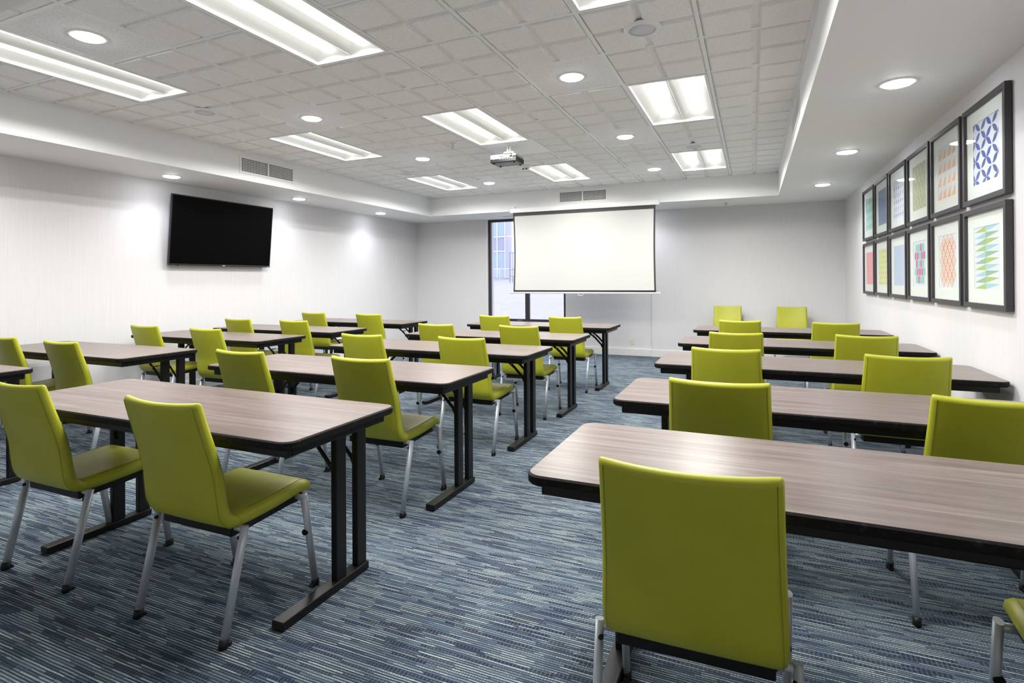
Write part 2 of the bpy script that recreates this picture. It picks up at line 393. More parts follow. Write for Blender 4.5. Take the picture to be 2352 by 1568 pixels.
# ------------------------------------------------------------------ downlights
def make_downlight():
    t = thing('downlight', '', 'downlight', group='round recessed LED downlights')
    MB().lathe([(.080, -.004), (.098, -.004), (.104, -.001), (.104, .001), (.080, .001), (.080, -.004)], n=40).build('trim_ring', m_white, t)
    MB().lathe([(0, -.016), (.05, -.0145), (.072, -.010), (.081, -.003), (.081, 0), (0, 0)], n=40).build('lens', m_led, t)
    ld = bpy.data.lights.new('beam', 'SPOT'); ld.energy = LED_W; ld.spot_size = math.radians(140); ld.spot_blend = 1
    ld.shadow_soft_size = .07; ld.color = (.89, .90, 1)
    o = bpy.data.objects.new('bulb', ld); COL.objects.link(o); o.parent = t; o.location = (0, 0, -.016)
    return t
dl = make_downlight(); first = True
RD = {-4: 'closest to the camera', -1: 'second from the camera', 2: 'third from the camera', 5: 'farthest, near the end wall'}
spots = []
for c, r in downs:
    spots.append(((c+.5)*T, (r+.5)*T, H-.012, 'bright round downlight in a flat ceiling tile, %s row, %s' % ('left' if c == 0 else 'right', RD[r])))
for y, wd in ((-1.99, 'beyond the left frame edge'), (-.14, 'nearest, left of the television'), (1.69, 'right of the television'), (3.52, 'farthest, by the corner')):
    spots.append((-1.81, y, ZS, 'round downlight in the left soffit, '+wd))
for y, wd in ((-2.15, 'out of view near the camera'), (-.26, 'nearest, above the closest prints'), (1.66, 'middle one of three'), (3.56, 'farthest, by the corner')):
    spots.append((4.725, y, ZS, 'round downlight in the right soffit, '+wd))
spots += [(.55, 4.80, ZS, 'round downlight in the end soffit hidden behind the left end of the screen'), (1.43, 4.80, ZS, 'round downlight in the end soffit hidden behind the middle of the screen'), (2.32, 4.80, ZS, 'round downlight in the end soffit hidden behind the right end of the screen')]
for x, y, z, lb in spots:
    if first: dl.location = (x, y, z); dl['label'] = lb; first = False
    else: dup(dl, (x, y, z), 0, lb)

# ------------------------------------------------------------------ ceiling speakers
t0 = None
for x, y, lb in ((5.5, -1.46, 'round white ceiling speaker nearest the camera, right of the downlights'), (-.6, -1.4, 'round white ceiling speaker on the left side near the first troffers'),
                 (5.5, 3.6, 'round white ceiling speaker in front of the far right troffer'), (-.6, 3.55, 'round white ceiling speaker in front of the far left troffer')):
    if t0 is None:
        t0 = thing('ceiling_speaker', lb, 'speaker', (x*T, y*T, H-.020), group='round ceiling speakers')
        MB().lathe([(.078, -.009), (.088, -.010), (.106, -.004), (.108, 0), (.108, .006), (.078, .006), (.078, -.009)], n=48).build('trim_ring', m_white, t0)
        MB().lathe([(0, -.0065), (.079, -.0065), (.079, .004), (0, .004)], n=40).build('grille', m_grille, t0)
    else: dup(t0, (x*T, y*T, H-.020), 0, lb)

# ------------------------------------------------------------------ sprinklers, detector
def sprinkler(x, y, z, lb, first=None):
    t = thing('sprinkler_head', lb, 'sprinkler', (x, y, z), group='fire sprinkler heads')
    MB().lathe([(0, 0), (.032, 0), (.034, -.004), (.014, -.008), (.010, -.024), (0, -.024)], n=24).build('escutcheon', m_chrome, t)
    b = MB()
    b.tube([(-.010, 0, -.020), (-.013, 0, -.034), (-.002, 0, -.050)], .0025, 8); b.tube([(.010, 0, -.020), (.013, 0, -.034), (.002, 0, -.050)], .0025, 8)
    b.build('yoke', m_chrome, t)
    MB().lathe([(0, -.050), (.016, -.050), (.017, -.052), (0, -.053)], n=20).build('deflector', m_chrome, t)
sprinkler(1.67*T, 1.63*T, H-.020, 'small metal sprinkler head in the grid ceiling left of the projector')
sprinkler(3.57, 4.77, ZS, 'small metal sprinkler head in the soffit right of the projection screen')
t = thing('occupancy_sensor', 'small white ceiling sensor with two dark eyes behind the projector', 'sensor', (2.11*T, 3.95*T, H-.020))
MB().lathe([(0, -.052), (.030, -.050), (.050, -.034), (.062, -.008), (.064, 0), (0, 0)], n=32).build('dome', m_white, t)
for sx in (-.022, .022): MB().tube([(sx, -.034, -.040), (sx, -.047, -.044)], .010, 16).build('lens', m_dark, t)

# ------------------------------------------------------------------ air vents
def make_vent():
    t = thing('air_vent', '', 'air vent', group='double air grilles in the soffit face')   # local: x width, z height, faces -y
    w2, h2 = .405, .098
    b = MB()
    b.box(-w2, w2, -.006, 0, h2-.026, h2); b.box(-w2, w2, -.006, 0, -h2, -h2+.026)
    b.box(-w2, -w2+.034, -.006, 0, -h2+.026, h2-.026); b.box(w2-.034, w2, -.006, 0, -h2+.026, h2-.026); b.box(-.014, .014, -.006, 0, -h2+.026, h2-.026)
    b.build('vent_frame', m_white, t, bevel=.0015)
    for s0, s1 in ((-w2+.034, -.014), (.014, w2-.034)):
        b = MB(); n = 17
        for i in range(1, n): x = s0+(s1-s0)*i/n; b.box(x-.0024, x+.0024, -.005, -.001, -h2+.026, h2-.026)
        for i in range(1, 8): z = -h2+.026+(2*h2-.052)*i/8; b.box(s0, s1, -.0045, -.0008, z-.0024, z+.0024)
        b.build('grille', m_white, t)
    MB().box(-w2+.03, w2-.03, -.0007, -.0002, -h2+.022, h2-.022).build('duct_backing', m_dark, t)
    return t
v = make_vent(); v.location = (1.49, SY1, H-.160); v['label'] = 'white double air grille in the soffit face above the projection screen'
dup(v, (SX0, .69, H-.162), PI/2, 'white double air grille in the left soffit face above the television')
dup(v, (SX1, .92, H-.150), -PI/2, 'white double air grille in the right soffit face, seen edge on')

t = thing('slot_diffuser', 'slim white linear air slot in the soffit above the window', 'air vent', (.08, 4.87, ZS))
MB().box(-.31, .31, -.035, .035, -.006, 0).build('diffuser_frame', m_white, t, bevel=.001)
MB().box(-.24, .29, -.016, .004, -.0075, -.004).build('slot', m_dark, t)

# ------------------------------------------------------------------ projector and panel
t = thing('projector', 'black and pale grey projector hanging from the white ceiling panel', 'projector', (1.52, 1.34, H))
MB().lathe([(0, -.0045), (.075, -.0045), (.078, -.010), (.075, -.016), (0, -.018)], n=32).build('ceiling_plate', m_white, t)
MB().lathe([(.032, -.016), (.032, -.040), (.026, -.041), (.026, -.105), (.0, -.105)], n=24).build('pole', m_white, t)
MB().box(-.05, .05, -.045, .045, -.110, -.103).box(-.055, .055, -.012, .012, -.104, -.085).build('mount_bracket', m_white, t, bevel=.002)
m_pgrey = mat('projector_grey', (.42, .42, .39), .45)
m_pblack = mat('projector_black', (.018, .018, .02), .35)
body = MB().box(-.215, .095, -.03, .20, -.200, -.140).build('body', m_pblack, t, bevel=.012, seg=3)
MB().box(-.213, .090, -.032, .196, -.140, -.110).build('top_cover', m_pgrey, t, bevel=.010, seg=3)
b = MB().box(-.208, -.10, -.034, -.031, -.160, -.118).box(-.10, .055, -.034, -.031, -.166, -.124)
rp_ = b.build('rear_panel', m_pgrey, t, bevel=.001)
b = MB()
for i in range(6): b.box(-.085+i*.021, -.073+i*.021, -.0358, -.034, -.164, -.152)
b.box(-.10, -.05, -.0355, -.034, -.140, -.134); b.box(.02, .05, -.0355, -.034, -.150, -.128)
b.build('port', m_dark, rp_)
MB().lathe([(0, 0), (.020, 0), (.020, .003), (0, .003)], n=24).build('speaker_mesh', m_grille, rp_, loc=(-.17, -.0335, -.145)).rotation_euler = (PI/2, 0, 0)
b = MB()
for i in range(9): b.box(.095, .0965, .0+i*.02, .012+i*.02, -.190, -.150)
b.build('side_vent', m_dark, t)
MB().tube([(-.06, .2, -.165), (-.06, .222, -.165)], [.030, .028], 24).build('lens', m_dark, t)
for sx in (-.18, .06):
    for sy in (.0, .17): MB().lathe([(0, -.208), (.009, -.208), (.011, -.199), (0, -.199)], c=(sx, sy, 0), n=16).build('foot', m_glide, t)
b = MB(); b.box(-.075, .0, .055, .062, -.2008, -.1995); b.box(-.075, -.03, .035, .040, -.2008, -.1995)
b.build('marking', m_logo, t, label='small pale illegible markings under the body')
MB().tube([(.005, -.033, -.045), (.01, -.036, -.07), (.022, -.036, -.10), (.05, -.04, -.120), (.055, -.046, -.14), (.04, -.038, -.150)], .0025, 8).build('cable', m_cable, t)

# ------------------------------------------------------------------ projection screen
t = thing('projection_screen', 'large white pull-down projection screen with black border in front of the window', 'projection screen', (1.475, 4.20, 0))
zt = H-.385
MB().box(-1.195, 1.195, -.015, .065, H-.375, H-.295).build('housing', m_white, t, bevel=.012, seg=3)
for s in (-1, 1):
    MB().box(s*1.195-.004, s*1.195+.004, -.017, .067, H-.378, H-.292).build('end_cap', m_white, t, bevel=.002)
    MB().box(s*1.13-.012, s*1.13+.012, .0, .05, H-.296, H-.270).build('wall_bracket', m_white, t, bevel=.002)
sw, zb0, zt0 = 1.148, H-1.668, H-.372
def screen_mb(u0, u1, v0, v1, off, nu=40, nv=24):
    b = MB(); g_ = []
    for i in range(nu+1):
        colv = []
        for j in range(nv+1):
            u = u0+(u1-u0)*i/nu; vv = v0+(v1-v0)*j/nv
            ed = abs(u)**6; pinch = .012*math.sin(PI*vv)*(u**3)
            x = sw*u - pinch; y = .0 + .008*math.sin(PI*vv)*math.cos(u*9)*.3 + .018*ed*math.sin(PI*vv) + off
            colv.append(b.bm.verts.new((x, y, zb0+(zt0-zb0)*vv)))
        g_.append(colv)
    for i in range(nu):
        for j in range(nv):
            f = b.bm.faces.new((g_[i][j], g_[i+1][j], g_[i+1][j+1], g_[i][j+1])); f.smooth = True
    return b
fabric = screen_mb(-1, 1, 0, 1, .0).build('border', m_sborder, t)
so = fabric.modifiers.new('s', 'SOLIDIFY'); so.thickness = .0008
screen_mb(-.978, .978, .022, .955, -.0012).build('viewing_surface', m_screen, t)
MB().tube([(-1.19, 0, H-1.682), (1.19, 0, H-1.682)], .013, 14).build('bottom_bar', m_white, t)
for s in (-1, 1): MB().tube([(s*1.19, 0, H-1.682), (s*1.205, 0, H-1.682)], .015, 14).build('end_cap', m_white, t)
MB().tube([(-.05, -.002, H-1.693), (-.045, -.004, H-1.712), (-.012, -.005, H-1.722), (0, -.005, H-1.718), (.012, -.005, H-1.722), (.045, -.004, H-1.712), (.05, -.002, H-1.693)], .003, 8).build('pull_handle', m_white, t)

# ------------------------------------------------------------------ television
t = thing('television', 'black flat screen television tilted down on the left wall', 'television', (-2.085, .74, H-.88))
t.rotation_euler = (0, math.radians(5), 0)
tw, th = .715, .405    # half sizes; local x = depth (front is +x)
MB().box(-.03, .0, -tw+.01, tw-.01, -th+.01, th-.01).build('back_shell', m_bezel, t, bevel=.006)
b = MB(); bz = .012
b.box(-.01, .012, -tw, tw, th-bz, th); b.box(-.01, .012, -tw, tw, -th, -th+.02); b.box(-.01, .012, -tw, -tw+bz, -th+.02, th-bz); b.box(-.01, .012, tw-bz, tw, -th+.02, th-bz)
b.build('bezel', m_bezel, t, bevel=.002)
MB().box(.0, .009, -tw+bz, tw-bz, -th+.02, th-bz).build('screen', m_tv, t)
MB().box(.012, .0128, -.02, .02, -th+.005, -th+.013).build('logo', m_logo, t, label='tiny pale maker mark on the lower bezel')
MB().box(.012, .0128, tw-.045, tw-.02, -th+.005, -th+.012).build('sticker', m_logo, t)
MB().box(-.005, .005, -tw+.10, -tw+.13, -th-.006, -th).build('sensor', m_dark, t)
MB().box(-.088, -.03, -.25, .25, -.12, .14).build('wall_mount', m_blackmetal, t)

# ------------------------------------------------------------------ window_1
wf = MB(); yy0, yy1 = YB+.055, YB+.11
wf.box(WX0, WX0+.055, yy0, yy1, WZ0, WZ1); wf.box(WX1-.04, WX1, yy0, yy1, WZ0, WZ1)
wf.box(WX0+.055, WX1-.04, yy0, yy1, WZ1-.045, WZ1); wf.box(WX0+.055, WX1-.04, yy0, yy1, WZ0, WZ0+.07)
win = wf.build('window_1', m_bronze, bevel=.003); win['kind'] = 'structure'; win['label'] = 'tall dark bronze window mostly hidden behind the projection screen'; win['category'] = 'window'
MB().box(.105, .185, yy0-.005, yy1-.005, WZ0+.068, WZ1-.043).build('mullion', m_bronze, win, bevel=.004)
MB().box(WX0+.05, .11, yy0+.02, yy0+.026, WZ0+.06, WZ1-.04).build('window_pane', m_wglass, win)
MB().box(.18, WX1-.035, yy0+.02, yy0+.026, WZ0+.06, WZ1-.04).build('window_pane', m_wglass, win)
MB().box(-.05, .05, yy0-.012, yy0, WZ0+.04, WZ0+.055).build('latch', m_chrome, win)
MB().box(WX0-.004, WX0+.004, YB-.001, yy0+.02, WZ0, WZ1).build('window_reveal', m_paint, win)

# ------------------------------------------------------------------ power outlet
t = thing('power_outlet', 'ivory double power outlet on the end wall beside the centre aisle', 'power outlet', (2.058, YB+.035, .237))
MB().box(-.035, .035, -.006, 0, -.057, .057).build('cover_plate', m_outlet, t, bevel=.003)
for s in (-1, 1):
    r_o = MB().box(-.017, .017, -.009, -.005, s*.024-.015, s*.024+.015).build('receptacle', m_outlet, t, bevel=.004)
    MB().box(-.008, -.005, -.0095, -.0088, s*.024-.003, s*.024+.007).box(.005, .008, -.0095, -.0088, s*.024-.003, s*.024+.007).box(-.002, .002, -.0095, -.0088, s*.024-.010, s*.024-.006).build('slot', m_dark, r_o)

# ------------------------------------------------------------------ seminar tables
TW, TD, TH = 1.82, .625, .737      # length, depth, height
def rrect(x0, x1, y0, y1, r, n=6):
    P = []
    for cx, cy, a0 in ((x1-r, y1-r, 0), (x0+r, y1-r, PI/2), (x0+r, y0+r, PI), (x1-r, y0+r, 1.5*PI)):
        for i in range(n+1): a = a0+PI/2*i/n; P.append((cx+r*math.cos(a), cy+r*math.sin(a)))
    return P
def prism(b, P, z0, z1, mi=0):
    v0 = [b.bm.verts.new((x, y, z0)) for x, y in P]; v1 = [b.bm.verts.new((x, y, z1)) for x, y in P]
    b.bm.faces.new(v1).material_index = mi; b.bm.faces.new(v0[::-1]).material_index = mi; n = len(P)
    for i in range(n): b.bm.faces.new((v0[i], v0[(i+1) % n], v1[(i+1) % n], v1[i])).material_index = mi
def make_table():
    t = thing('seminar_table', '', 'table', group='folding seminar tables in rows')
    b = MB(); prism(b, rrect(-TW/2+.006, TW/2-.006, -TD/2+.006, TD/2-.006, .045), TH-.022, TH); tp = b.build('tabletop', m_lam, t)
    # rubber bumper
    b = MB(); Po = rrect(-TW/2, TW/2, -TD/2, TD/2, .05); Pi = rrect(-TW/2+.0055, TW/2-.0055, -TD/2+.0055, TD/2-.0055, .0455)
    prof = [(Pi, TH-.0005), (Po, TH-.005), (Po, TH-.024), (Pi, TH-.030)]
    rings = [[b.bm.verts.new((x, y, z)) for x, y in P] for P, z in prof]; n = len(Po)
    for i in range(len(rings)):
        A, Bq = rings[i], rings[(i+1) % len(rings)]
        for k in range(n): f = b.bm.faces.new((A[k], A[(k+1) % n], Bq[(k+1) % n], Bq[k])); f.smooth = False
    b.build('edge_band', m_rubber, tp)
    a = .04; b = MB(); z0, z1 = TH-.066, TH-.024
    b.box(-TW/2+a, TW/2-a, -TD/2+a, -TD/2+a+.02, z0, z1); b.box(-TW/2+a, TW/2-a, TD/2-a-.02, TD/2-a, z0, z1)
    b.box(-TW/2+a, -TW/2+a+.02, -TD/2+a+.02, TD/2-a-.02, z0, z1); b.box(TW/2-a-.02, TW/2-a, -TD/2+a+.02, TD/2-a-.02, z0, z1)
    b.build('apron', m_blackmetal, t, bevel=.004)
    fy0, fy1 = -.195, .300
    for s in (-1, 1):
        x = s*(TW/2-.175)
        MB().box(x-.028, x+.028, fy0, fy1, .004, .036).build('foot', m_blackmetal, t, bevel=.004)
        p = MB()
        for gy in (fy0+.02, fy1-.02): p.lathe([(0, 0), (.013, 0), (.013, .005), (0, .005)], c=(x, gy, 0), n=16)
        p.build('glide', m_glide, t)
        for py in (.137, .268):
            MB().box(x-.015, x+.015, py-.031, py+.031, .034, TH-.024).build('leg', m_blackmetal, t, bevel=.004)
        for py in (.125, .256):
            xi = x-s*.25
            b = MB(); b.tube([(x-s*.014, py, TH-.27), (x-s*.03, py, TH-.235), (x-s*.10, py, TH-.160), (xi, py, TH-.045)], .011, 8, ry=.006, side=(0, 0, 1))
            b.build('brace', m_blackmetal, t)
        MB().tube([(x-s*.13, .11, TH-.135), (x-s*.13, .27, TH-.135)], .006, 10).build('crossbar', m_chrome, t)
    return t
bank = {'M': 'left bank', 'L': 'middle bank', 'R': 'right bank'}
rown = {1: 'nearest table', 2: 'second nearest table', 3: 'third table', 4: 'fourth table', 5: 'farthest table'}
tables = [('L', 1, 1.595, -2.445, 0), ('L', 2, 1.545, -1.32, 0), ('L', 3, 1.53, -.17, 0), ('L', 4, 1.54, .935, 0), ('L', 5, 1.545, 2.28, 0),
          ('R', 1, 4.25, -2.41, 0), ('R', 2, 4.25, -1.36, 0), ('R', 3, 4.25, -.20, 0), ('R', 4, 4.25, 1.04, 0), ('R', 5, 4.25, 2.38, 0),
          ('M', 1, -1.185, -2.43, 0), ('M', 2, -1.105, -1.345, 0), ('M', 3, -1.11, -.15, 0), ('M', 4, -1.08, .78, 0), ('M', 5, -1.04, 2.02, 0)]
table = make_table()
for i, (bk, rw, x, y, a) in enumerate(tables):
    lb = 'walnut topped folding table with black edges, %s of the %s' % (rown[rw], bank[bk])
    if i == 0: table.location = (x, y, 0); table.rotation_euler = (0, 0, a); table['label'] = lb
    else: dup(table, (x, y, 0), a, lb)

# ------------------------------------------------------------------ chairs (local: faces +y)
def catmull(P, n):
    out = []
    Q = [P[0]]+P+[P[-1]]
    for i in range(1, len(Q)-2):
        p0, p1, p2, p3 = Q[i-1:i+3]
        for k in range(n):
            t = k/n
            out.append(tuple(.5*((2*b)+(-a+c)*t+(2*a-5*b+4*c-d)*t*t+(-a+3*b-3*c+d)*t**3) for a, b, c, d in zip(p0, p1, p2, p3)))
    out.append(tuple(P[-1])); return out
def shell(path, n_per, round_start, round_end, nu=14):
    """path: (y, z, halfwidth, thickness, sag); returns builder and the ring list"""
    st = densify_end(catmull(path, n_per), 0) if round_end else catmull(path, n_per); b = MB(); rings = []
    m = len(st)
    L_ = [0]
    for a, c in zip(st, st[1:]): L_.append(L_[-1]+math.hypot(c[0]-a[0], c[1]-a[1]))
    tot = L_[-1]
    def ringat(y, z, ny, nz, w, th, sag):
        P = []
        r = th/2
        for side in (1, -1):
            for i in range(nu+1):
                u = -1+2*i/nu if side == 1 else 1-2*i/nu
                x = u*(w-r); o = r*side
                P.append((x, o, u))
            cs = 4
            for i in range(1, cs):
                a = PI/2 - PI*i/cs if side == 1 else -PI/2 - PI*i/cs
                x = (w-r)*(1 if side == 1 else -1)+r*math.cos(a)*1.0; o = r*math.sin(a)
                P.append((x, o, 1 if side == 1 else -1))
        out = []
        for x, o, u in P:
            s_ = sag*(1-min(1, abs(x)/w)**2)
            out.append(b.bm.verts.new((x, y+ny*(o+s_), z+nz*(o+s_))))
        return out
    stations = []
    for i, (y, z, w, th, sag) in enumerate(st):
        a = st[max(i-1, 0)]; c = st[min(i+1, m-1)]
        dy, dz = c[0]-a[0], c[1]-a[1]; l = math.hypot(dy, dz) or 1
        ny, nz = -dz/l, dy/l          # normal
        stations.append((y, z, ny, nz, w, th, sag, L_[i]))
    for (y, z, ny, nz, w, th, sag, s) in stations:
        k = 1; kw = 0
        for flag, d in ((round_start, s), (round_end, tot-s)):
            rr = th/2
            if flag and d < rr: q = max(0, 1-(1-d/rr)**2)**.5; k = min(k, max(q, .12)); kw = max(kw, (1-q)*.006*flag)
        rings.append(ringat(y, z, ny, nz, w-kw, th*k, sag))
    n = len(rings[0])
    for i in range(len(rings)-1):
        for k in range(n):
            f = b.bm.faces.new((rings[i][k], rings[i][(k+1) % n], rings[i+1][(k+1) % n], rings[i+1][k])); f.smooth = True
    base = nu+1+3
    for rg in (rings[0], rings[-1]):
        for i in range(nu): b.bm.faces.new((rg[i], rg[i+1], rg[base+nu-i-1], rg[base+nu-i])).smooth = True
        b.bm.faces.new(rg[nu:nu+5]).smooth = True; b.bm.faces.new(rg[base+nu:]+[rg[0]]).smooth = True
    return b, stations
def densify_end(P, th):   # extra stations close to the end for the rounding
    while len(P) > 2 and math.hypot(P[-1][0]-P[-2][0], P[-1][1]-P[-2][1]) < .02: P = P[:-2]+[P[-1]]
    (y0, z0), (y1, z1) = P[-2][:2], P[-1][:2]
    l = math.hypot(y1-y0, z1-z0); out = list(P[:-1])
    for d in (.017, .014, .0105, .0075, .005, .003, .0015, .0005, 0):
        k = 1-d/l; out.append(tuple(a+(c-a)*k for a, c in zip(P[-2], P[-1])))
    return out
def make_chair():
    t = thing('conference_chair', '', 'chair', group='lime green upholstered chairs')
    # path from the seat joint up to the top edge; normal points to the sitter's rear side -> flip handled by recalc
    back = [(-.140, .402, .212, .040, .0), (-.172, .415, .213, .048, .002), (-.195, .452, .212, .046, .006), (-.205, .51, .210, .042, .012), (-.213, .58, .207, .040, .017),
            (-.232, .66, .204, .038, .021), (-.262, .76, .200, .035, .024), (-.292, .864, .197, .031, .026)]
    b, st = shell(back, 4, 0, 1)
    bk = b.build('backrest', m_vinyl, t)
    seat = [(-.150, .405, .211, .050, 0), (-.12, .4055, .212, .054, 0), (-.05, .408, .213, .056, 0), (.05, .414, .213, .056, 0), (.13, .421, .212, .054, 0), (.175, .423, .209, .052, 0), (.205, .415, .205, .048, 0), (.222, .400, .200, .040, 0)]
    b, st2 = shell(seat, 4, 0, 1)
    se = b.build('seat', m_vinyl, t)
    # seams
    def seam(stn, par, s, side, w_in, lo, hi):
        P = []
        for (y, z, ny, nz, w, th, sag, L0) in stn[lo:hi]:
            x = s*(w-w_in); sg = sag*(1-(abs(x)/w)**2); o = side*(th/2+.0003)
            P.append((x, y+ny*(o+sg), z+nz*(o+sg)))
        MB().tube(P, .0007, 5).build('seam', m_seam, par)
    for s in (-1, 1):
        seam(st, bk, s, 1, .0145, 2, len(st)-5); seam(st, bk, s, -1, .0145, 8, len(st)-5)
        seam(st2, se, s, 1, .026, 6, len(st2)-5)
    # black underframe
    b = MB()
    b.bar((-.185, -.142, .366), (.185, -.142, .366), .034, .036); b.bar((-.185, .150, .378), (.185, .150, .378), .034, .034)
    b.bar((-.175, -.13, .366), (-.175, .185, .384), .030, .030); b.bar((.175, -.13, .366), (.175, .185, .384), .030, .030)
    b.bar((0, -.13, .370), (0, .16, .380), .05, .012)
    b.build('underframe', m_blackmetal, t, bevel=.004)
    for s in (-1, 1):
        for rear in (1, 0):
            if rear: top = Vector((s*.232, -.140, .392)); bot = Vector((s*.230, -.226, .022))
            else: top = Vector((s*.232, .148, .402)); bot = Vector((s*.230, .212, .022))
            b = MB(); b.tube([bot, top], .0165, 18, ry=.0115, side=(0, 1, 0))
            b.tube([top+Vector((s*.004, 0, -.013)), top+Vector((-s*.05, 0, -.013))], .0115, 14)
            lg = b.build('leg', m_silver, t)
            d = (bot-top).normalized()
            b = MB(); b.tube([bot-d*.008, bot+d*.016, Vector((bot.x, bot.y, 0))], [.0185, .0185, .017], 16, ry=.0145, side=(0, 1, 0))
            b.tube([bot+Vector((0, .012 if rear else -.012, -.02)), bot+Vector((0, .024 if rear else -.024, -.014))], .010, 10)
            b.build('glide', m_glide, lg)
            if rear:
                MB().lathe([(0, .006), (.004, .005), (.0075, .0), (.0075, -.006), (0, -.006)], n=14).build('bolt', m_glide, lg, loc=(top.x-s*.006, top.y-.022, top.z-.036)).rotation_euler = (PI/2, 0, 0)
            else:
                q = top+(bot-top)*.42
                MB().tube([(q.x-s*.004, q.y-.020, q.z), (q.x-s*.004, q.y+.004, q.z)], .013, 18).build('knob', m_glide, lg)
    return t
SIDE = {'a': 'left one', 'b': 'right one'}
chairs = [('L', 1, 'a', 1.085, -2.555, 0), ('L', 1, 'b', 2.0, -2.553, 0), ('L', 2, 'a', 1.06, -1.43, 0), ('L', 2, 'b', 1.955, -1.412, 0), ('L', 3, 'a', 1.09, -.32, 0), ('L', 3, 'b', 1.957, -.268, 0),
          ('L', 4, 'a', 1.10, .78, 0), ('L', 4, 'b', 1.945, .85, 0), ('L', 5, 'a', 1.085, 2.14, 0), ('L', 5, 'b', 1.965, 2.17, 0),
          ('R', 1, 'a', 3.789, -2.585, .02), ('R', 1, 'b', 4.735, -2.51, 0), ('R', 2, 'a', 3.80, -1.44, 0), ('R', 2, 'b', 4.71, -1.46, 0), ('R', 3, 'a', 3.78, -.29, 0), ('R', 3, 'b', 4.69, -.30, 0),
          ('R', 4, 'a', 3.80, .80, .03), ('R', 4, 'b', 4.70, .87, -.03), ('R', 5, 'a', 3.81, 2.17, 0), ('R', 5, 'b', 4.65, 2.15, 0),
          ('M', 2, 'a', -1.49, -1.47, 0), ('M', 2, 'b', -.645, -1.50, 0), ('M', 3, 'a', -1.53, -.33, 0), ('M', 3, 'b', -.62, -.37, 0), ('M', 4, 'a', -1.47, .69, 0), ('M', 4, 'b', -.63, .69, 0),
          ('M', 5, 'a', -1.52, 1.93, 0), ('M', 5, 'b', -.60, 1.925, 0)]
chair = make_chair()
for i, (bk, rw, sd, x, y, a) in enumerate(chairs):
    lb = 'lime green upholstered chair, %s at the %s of the %s' % (SIDE[sd], rown[rw], bank[bk])
    if (bk, rw, sd) == ('R', 1, 'b'): lb = 'lime green chair cut by the right frame edge at the nearest right table'
    if i == 0: chair.location = (x, y, 0); chair.rotation_euler = (0, 0, a); chair['label'] = lb
    else: dup(chair, (x, y, 0), a, lb)
dup(chair, (3.575, 4.76, 0), PI, 'lime green chair standing against the end wall facing the camera, left one')
dup(chair, (4.445, 4.74, 0), PI-.06, 'lime green chair standing against the end wall facing the camera, right one near the corner')

# ------------------------------------------------------------------ framed prints
FW, FH = .635, .585
def colr(name, *c): return MATS.get(name) or mat(name, srgb(*c), .8, spec=.2)
PW, PH = .385, .37        # print size
class Pr:                 # flat shapes laid on the paper, local u to the left->right seen from the room, v up
    def __init__(s): s.b = MB(); s.m = [m_paper]; s.lv = 0; s.b.box(-PW/2, PW/2, -.002, 0, -PH/2, PH/2, 0)
    def col(s, m):
        if m not in s.m: s.m.append(m)
        return s.m.index(m)
    def poly(s, pts, m, lv=1):
        pts = [(max(-PW/2, min(PW/2, u)), max(-PH/2, min(PH/2, v_))) for u, v_ in pts]
        ar = sum(a[0]*b_[1]-b_[0]*a[1] for a, b_ in zip(pts, pts[1:]+pts[:1]))
        if abs(ar) < 1e-6: return
        s.b.face([(u, -.002-.0002*lv, v_) for u, v_ in pts], s.col(m))
    def rect(s, u0, u1, v0, v1, m, lv=1): s.poly([(u0, v0), (u1, v0), (u1, v1), (u0, v1)], m, lv)
    def line(s, a, b_, w, m, lv=2):
        t0, t1 = 0.0, 1.0; dx, dy = b_[0]-a[0], b_[1]-a[1]       # clip the stroke to the sheet
        for p_, q_ in ((-dx, a[0]+PW/2), (dx, PW/2-a[0]), (-dy, a[1]+PH/2), (dy, PH/2-a[1])):
            if abs(p_) < 1e-9:
                if q_ < 0: return
            elif p_ < 0: t0 = max(t0, q_/p_)
            else: t1 = min(t1, q_/p_)
        if t1-t0 < .01: return
        a, b_ = (a[0]+dx*t0, a[1]+dy*t0), (a[0]+dx*t1, a[1]+dy*t1)
        d = Vector((b_[0]-a[0], b_[1]-a[1])).normalized(); n = Vector((-d.y, d.x))*w/2
        s.poly([(a[0]+n.x, a[1]+n.y), (b_[0]+n.x, b_[1]+n.y), (b_[0]-n.x, b_[1]-n.y), (a[0]-n.x, a[1]-n.y)], m, lv)
    def dia(s, u, v_, du, dv, m, lv=1): s.poly([(u, v_-dv), (u+du, v_), (u, v_+dv), (u-du, v_)], m, lv)
def p_teal():
    p = Pr(); g1 = colr('ink_teal', 140, 200, 185); g2 = colr('ink_pale_teal', 190, 222, 215)
    p.rect(-PW/2, PW/2, -PH/2, PH/2, g2)
    for j in range(4):
        for i in range(3):
            u = -PW/3+i*PW/3; v_ = -PH/2+(j+.5)*PH/4; p.dia(u, v_, PW/7, PH/8.6, g1, 2)
    for j in range(-3, 5):
        p.line((-PW/2, -PH/2+j*PH/3), (PW/2, -PH/2+(j+2)*PH/3), .006, m_paper, 3); p.line((PW/2, -PH/2+j*PH/3), (-PW/2, -PH/2+(j+2)*PH/3), .006, m_paper, 3)
    return p
def p_slate():
    p = Pr(); a = colr('ink_slate', 128, 145, 180); b_ = colr('ink_dark_slate', 100, 116, 158); p.rect(-PW/2, PW/2, -PH/2, PH/2, a)
    rn = random.Random(3)
    for i in range(240):
        u = rn.uniform(-.165, .16); v_ = rn.uniform(-.17, .17); l = rn.uniform(.008, .03)
        if rn.random() < .5: p.rect(u, u+l, v_, v_+.002, b_, 2)
        else: p.rect(u, u+.002, v_, v_+l, b_, 3)
    return p
